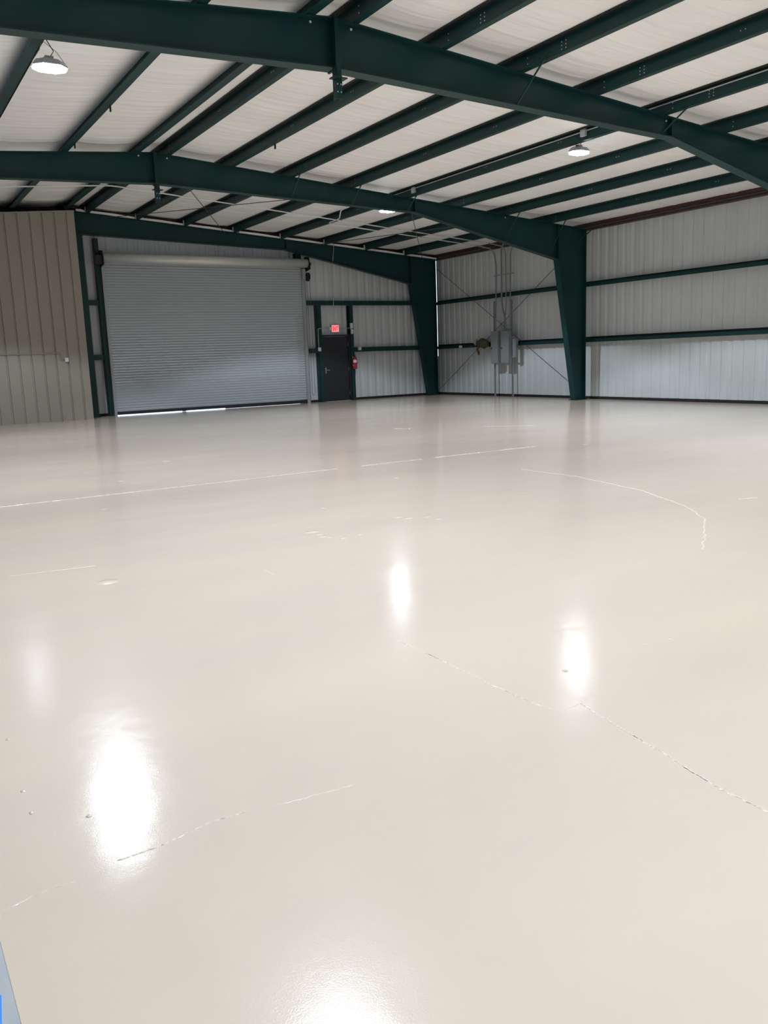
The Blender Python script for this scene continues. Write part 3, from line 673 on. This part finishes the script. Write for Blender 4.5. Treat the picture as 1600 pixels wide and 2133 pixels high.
# ================================================================== brace rods
def rod(a, b, label, r=0.009, cat='brace rod'):
    tag(MB().tube([a, b], r, 6).build('brace_rod', ROD), label, cat, 'steel brace rods')
rod((-0.13, -0.25, 4.33), (-0.13, -7.38, 0.12), 'wall brace rod falling from the corner top towards the middle column')
rod((-0.115, -0.25, 0.20), (-0.115, -7.38, 4.52), 'wall brace rod rising from the corner foot towards the middle column')
rod((-11.92, -7.48, zt(-11.92) - 0.10), (-7.85, -0.30, zt(-7.85) - 0.10), 'roof brace rod from near the ridge of the middle frame to back frame')
rod((-7.60, -7.48, zt(-7.6) - 0.10), (-11.60, -0.30, zt(-11.6) - 0.10), 'roof brace rod crossing back towards the ridge of the back frame')
rod((-6.03, -7.48, zt(-6.03) - 0.10), (-0.75, -0.30, zt(-0.75) - 0.10), 'roof brace rod falling towards the far corner')
rod((-3.10, -7.48, zt(-3.1) - 0.10), (-5.2, -0.30, zt(-5.2) - 0.10), 'roof brace rod leaving the middle frame beside its eave end')

# ================================================================== lamps
def hexa(wx, wy, c):
    return [(-wx, -wy + c), (-wx + c, -wy), (wx - c, -wy), (wx, -wy + c), (wx, wy - c), (wx - c, wy), (-wx + c, wy), (-wx, wy - c)]
def lamp(x, y, z, px_web, label, power=1.0):
    r = empty('high_bay_lamp', (x, y, z)); tag(r, label, 'lamp', 'high-bay ceiling lamps')
    a = hexa(0.205, 0.16, 0.10); b = hexa(0.16, 0.12, 0.08); c = hexa(0.195, 0.15, 0.095)
    h = MB(); n = 8
    vs_ = [(x + p[0], y + p[1], z + 0.012) for p in a] + [(x + p[0], y + p[1], z + 0.030) for p in a] + [(x + p[0], y + p[1], z + 0.085) for p in b]
    fs = [tuple(range(n)), tuple(range(3 * n - 1, 2 * n - 1, -1))] + [(i + j * n, (i + 1) % n + j * n, (i + 1) % n + (j + 1) * n, i + (j + 1) * n) for j in (0, 1) for i in range(n)]
    h.add(vs_, fs).build('housing', HOUSING, r)
    e = hexa(0.165, 0.12, 0.08)
    vs_ = [(x + p[0], y + p[1], z + 0.011) for p in c] + [(x + p[0], y + p[1], z - 0.008) for p in c] + [(x + p[0], y + p[1], z - 0.016) for p in e]
    MB().add(vs_, [tuple(range(n - 1, -1, -1)), tuple(range(2 * n, 3 * n))] + [(i + j * n, i + (j + 1) * n, (i + 1) % n + (j + 1) * n, (i + 1) % n + j * n) for j in (0, 1) for i in range(n)]).build('lens', LENS, r)
    zp = zt(px_web) + 0.002
    MB().box(x - 0.05, x + 0.05, y - 0.04, y + 0.04, z + 0.086, z + 0.14).build('driver_box', HOUSING, r)
    for dx in (-0.2, 0.2):
        MB().tube([(x + dx, y, z + 0.06), (x + dx * 0.5, y, (z + zp) / 2 + 0.05), (px_web, y, zp + 0.01)], 0.004, 5).build('hanger_wire', GALV, r)
    MB().tube([(x + 0.02, y, z + 0.14), (x + 0.06, y - 0.02, z + 0.20), (px_web - 0.012, y - 0.1, zp + 0.06), (px_web - 0.012, y - 0.12, zp + 0.13)], 0.006, 6).build('power_cord', CABLE, r)
    ld = bpy.data.lights.new('lamp_light', 'SPOT'); ld.spot_size = math.radians(LAMP_CONE); ld.spot_blend = 0.15; ld.shadow_soft_size = 0.06
    ld.energy = LAMP_W * power; ld.color = LAMP_COL
    lo = bpy.data.objects.new('lamp_light', ld); COL.objects.link(lo); lo.parent = r; lo.location = (0, 0, -0.075)
    return r
PL, PR = LX[2], RX[4] - 0.10
LY = [-6.44, -13.08, -19.4, -25.6]
lamp(-15.34, -13.57, 5.03, PL, 'lit white ceiling lamp under the left slope near the camera')
lamp(-15.36, -6.82, 5.10, PL, 'lit ceiling lamp under left slope hidden behind the middle frame', 0.75)
lamp(-5.97, LY[1], 4.965, PR, 'lit white ceiling lamp under the right slope between two frames')
lamp(-5.95, -6.35, 4.99, PR, 'lit ceiling lamp just beyond the middle frame on the right slope', 0.8)
for y_ in LY[2:]:
    far = 'third' if y_ > -25 else 'fourth'
    lamp(-14.95, y_ , 5.03, PL, far + ' ceiling lamp of the left row, above the picture')
    lamp(-5.93, y_, 4.965, PR, far + ' ceiling lamp of the right row, above the picture')
for x_ in (PR,):
    z_ = zt(x_) + 0.15
    tag(MB().tube([(x_ - 0.018, YF + 0.1, z_), (x_ - 0.018, -6.3, z_)], 0.012, 7).build('conduit', CONDUIT), 'long thin conduit clipped along the fifth right purlin', 'conduit', 'metal conduits')
    jbox(x_ - 0.062, x_ - 0.012, -13.46, -13.34, zt(x_) + 0.06, zt(x_) + 0.18, 'grey junction box on purlin above the right lamp', HOUSING)
    jbox(x_ - 0.062, x_ - 0.012, -7.95, -7.83, zt(x_) + 0.05, zt(x_) + 0.17, 'grey junction box on purlin before the middle frame', HOUSING)

# ================================================================== tape beside the camera
def tape(pts, label):
    o = MB().prism(pts, -0.0009, -0.0003, 'z').build('masking_tape', TAPE); tag(o, label, 'tape', 'strips of blue tape')
tape([(EDGE_X - 0.004, -22.2), (EDGE_X - 0.004, -23.06), (EDGE_X - 0.008, -23.128), (EDGE_X - 0.06, -23.14), (EDGE_X - 0.055, -22.2)], 'far strip of blue masking tape along the edge of the coating')
tape([(EDGE_X - 0.024, -23.275), (EDGE_X - 0.037, -23.38), (EDGE_X - 0.05, -23.9), (EDGE_X - 0.10, -23.9), (EDGE_X - 0.075, -23.27)], 'near strip of blue masking tape at the bottom left corner')
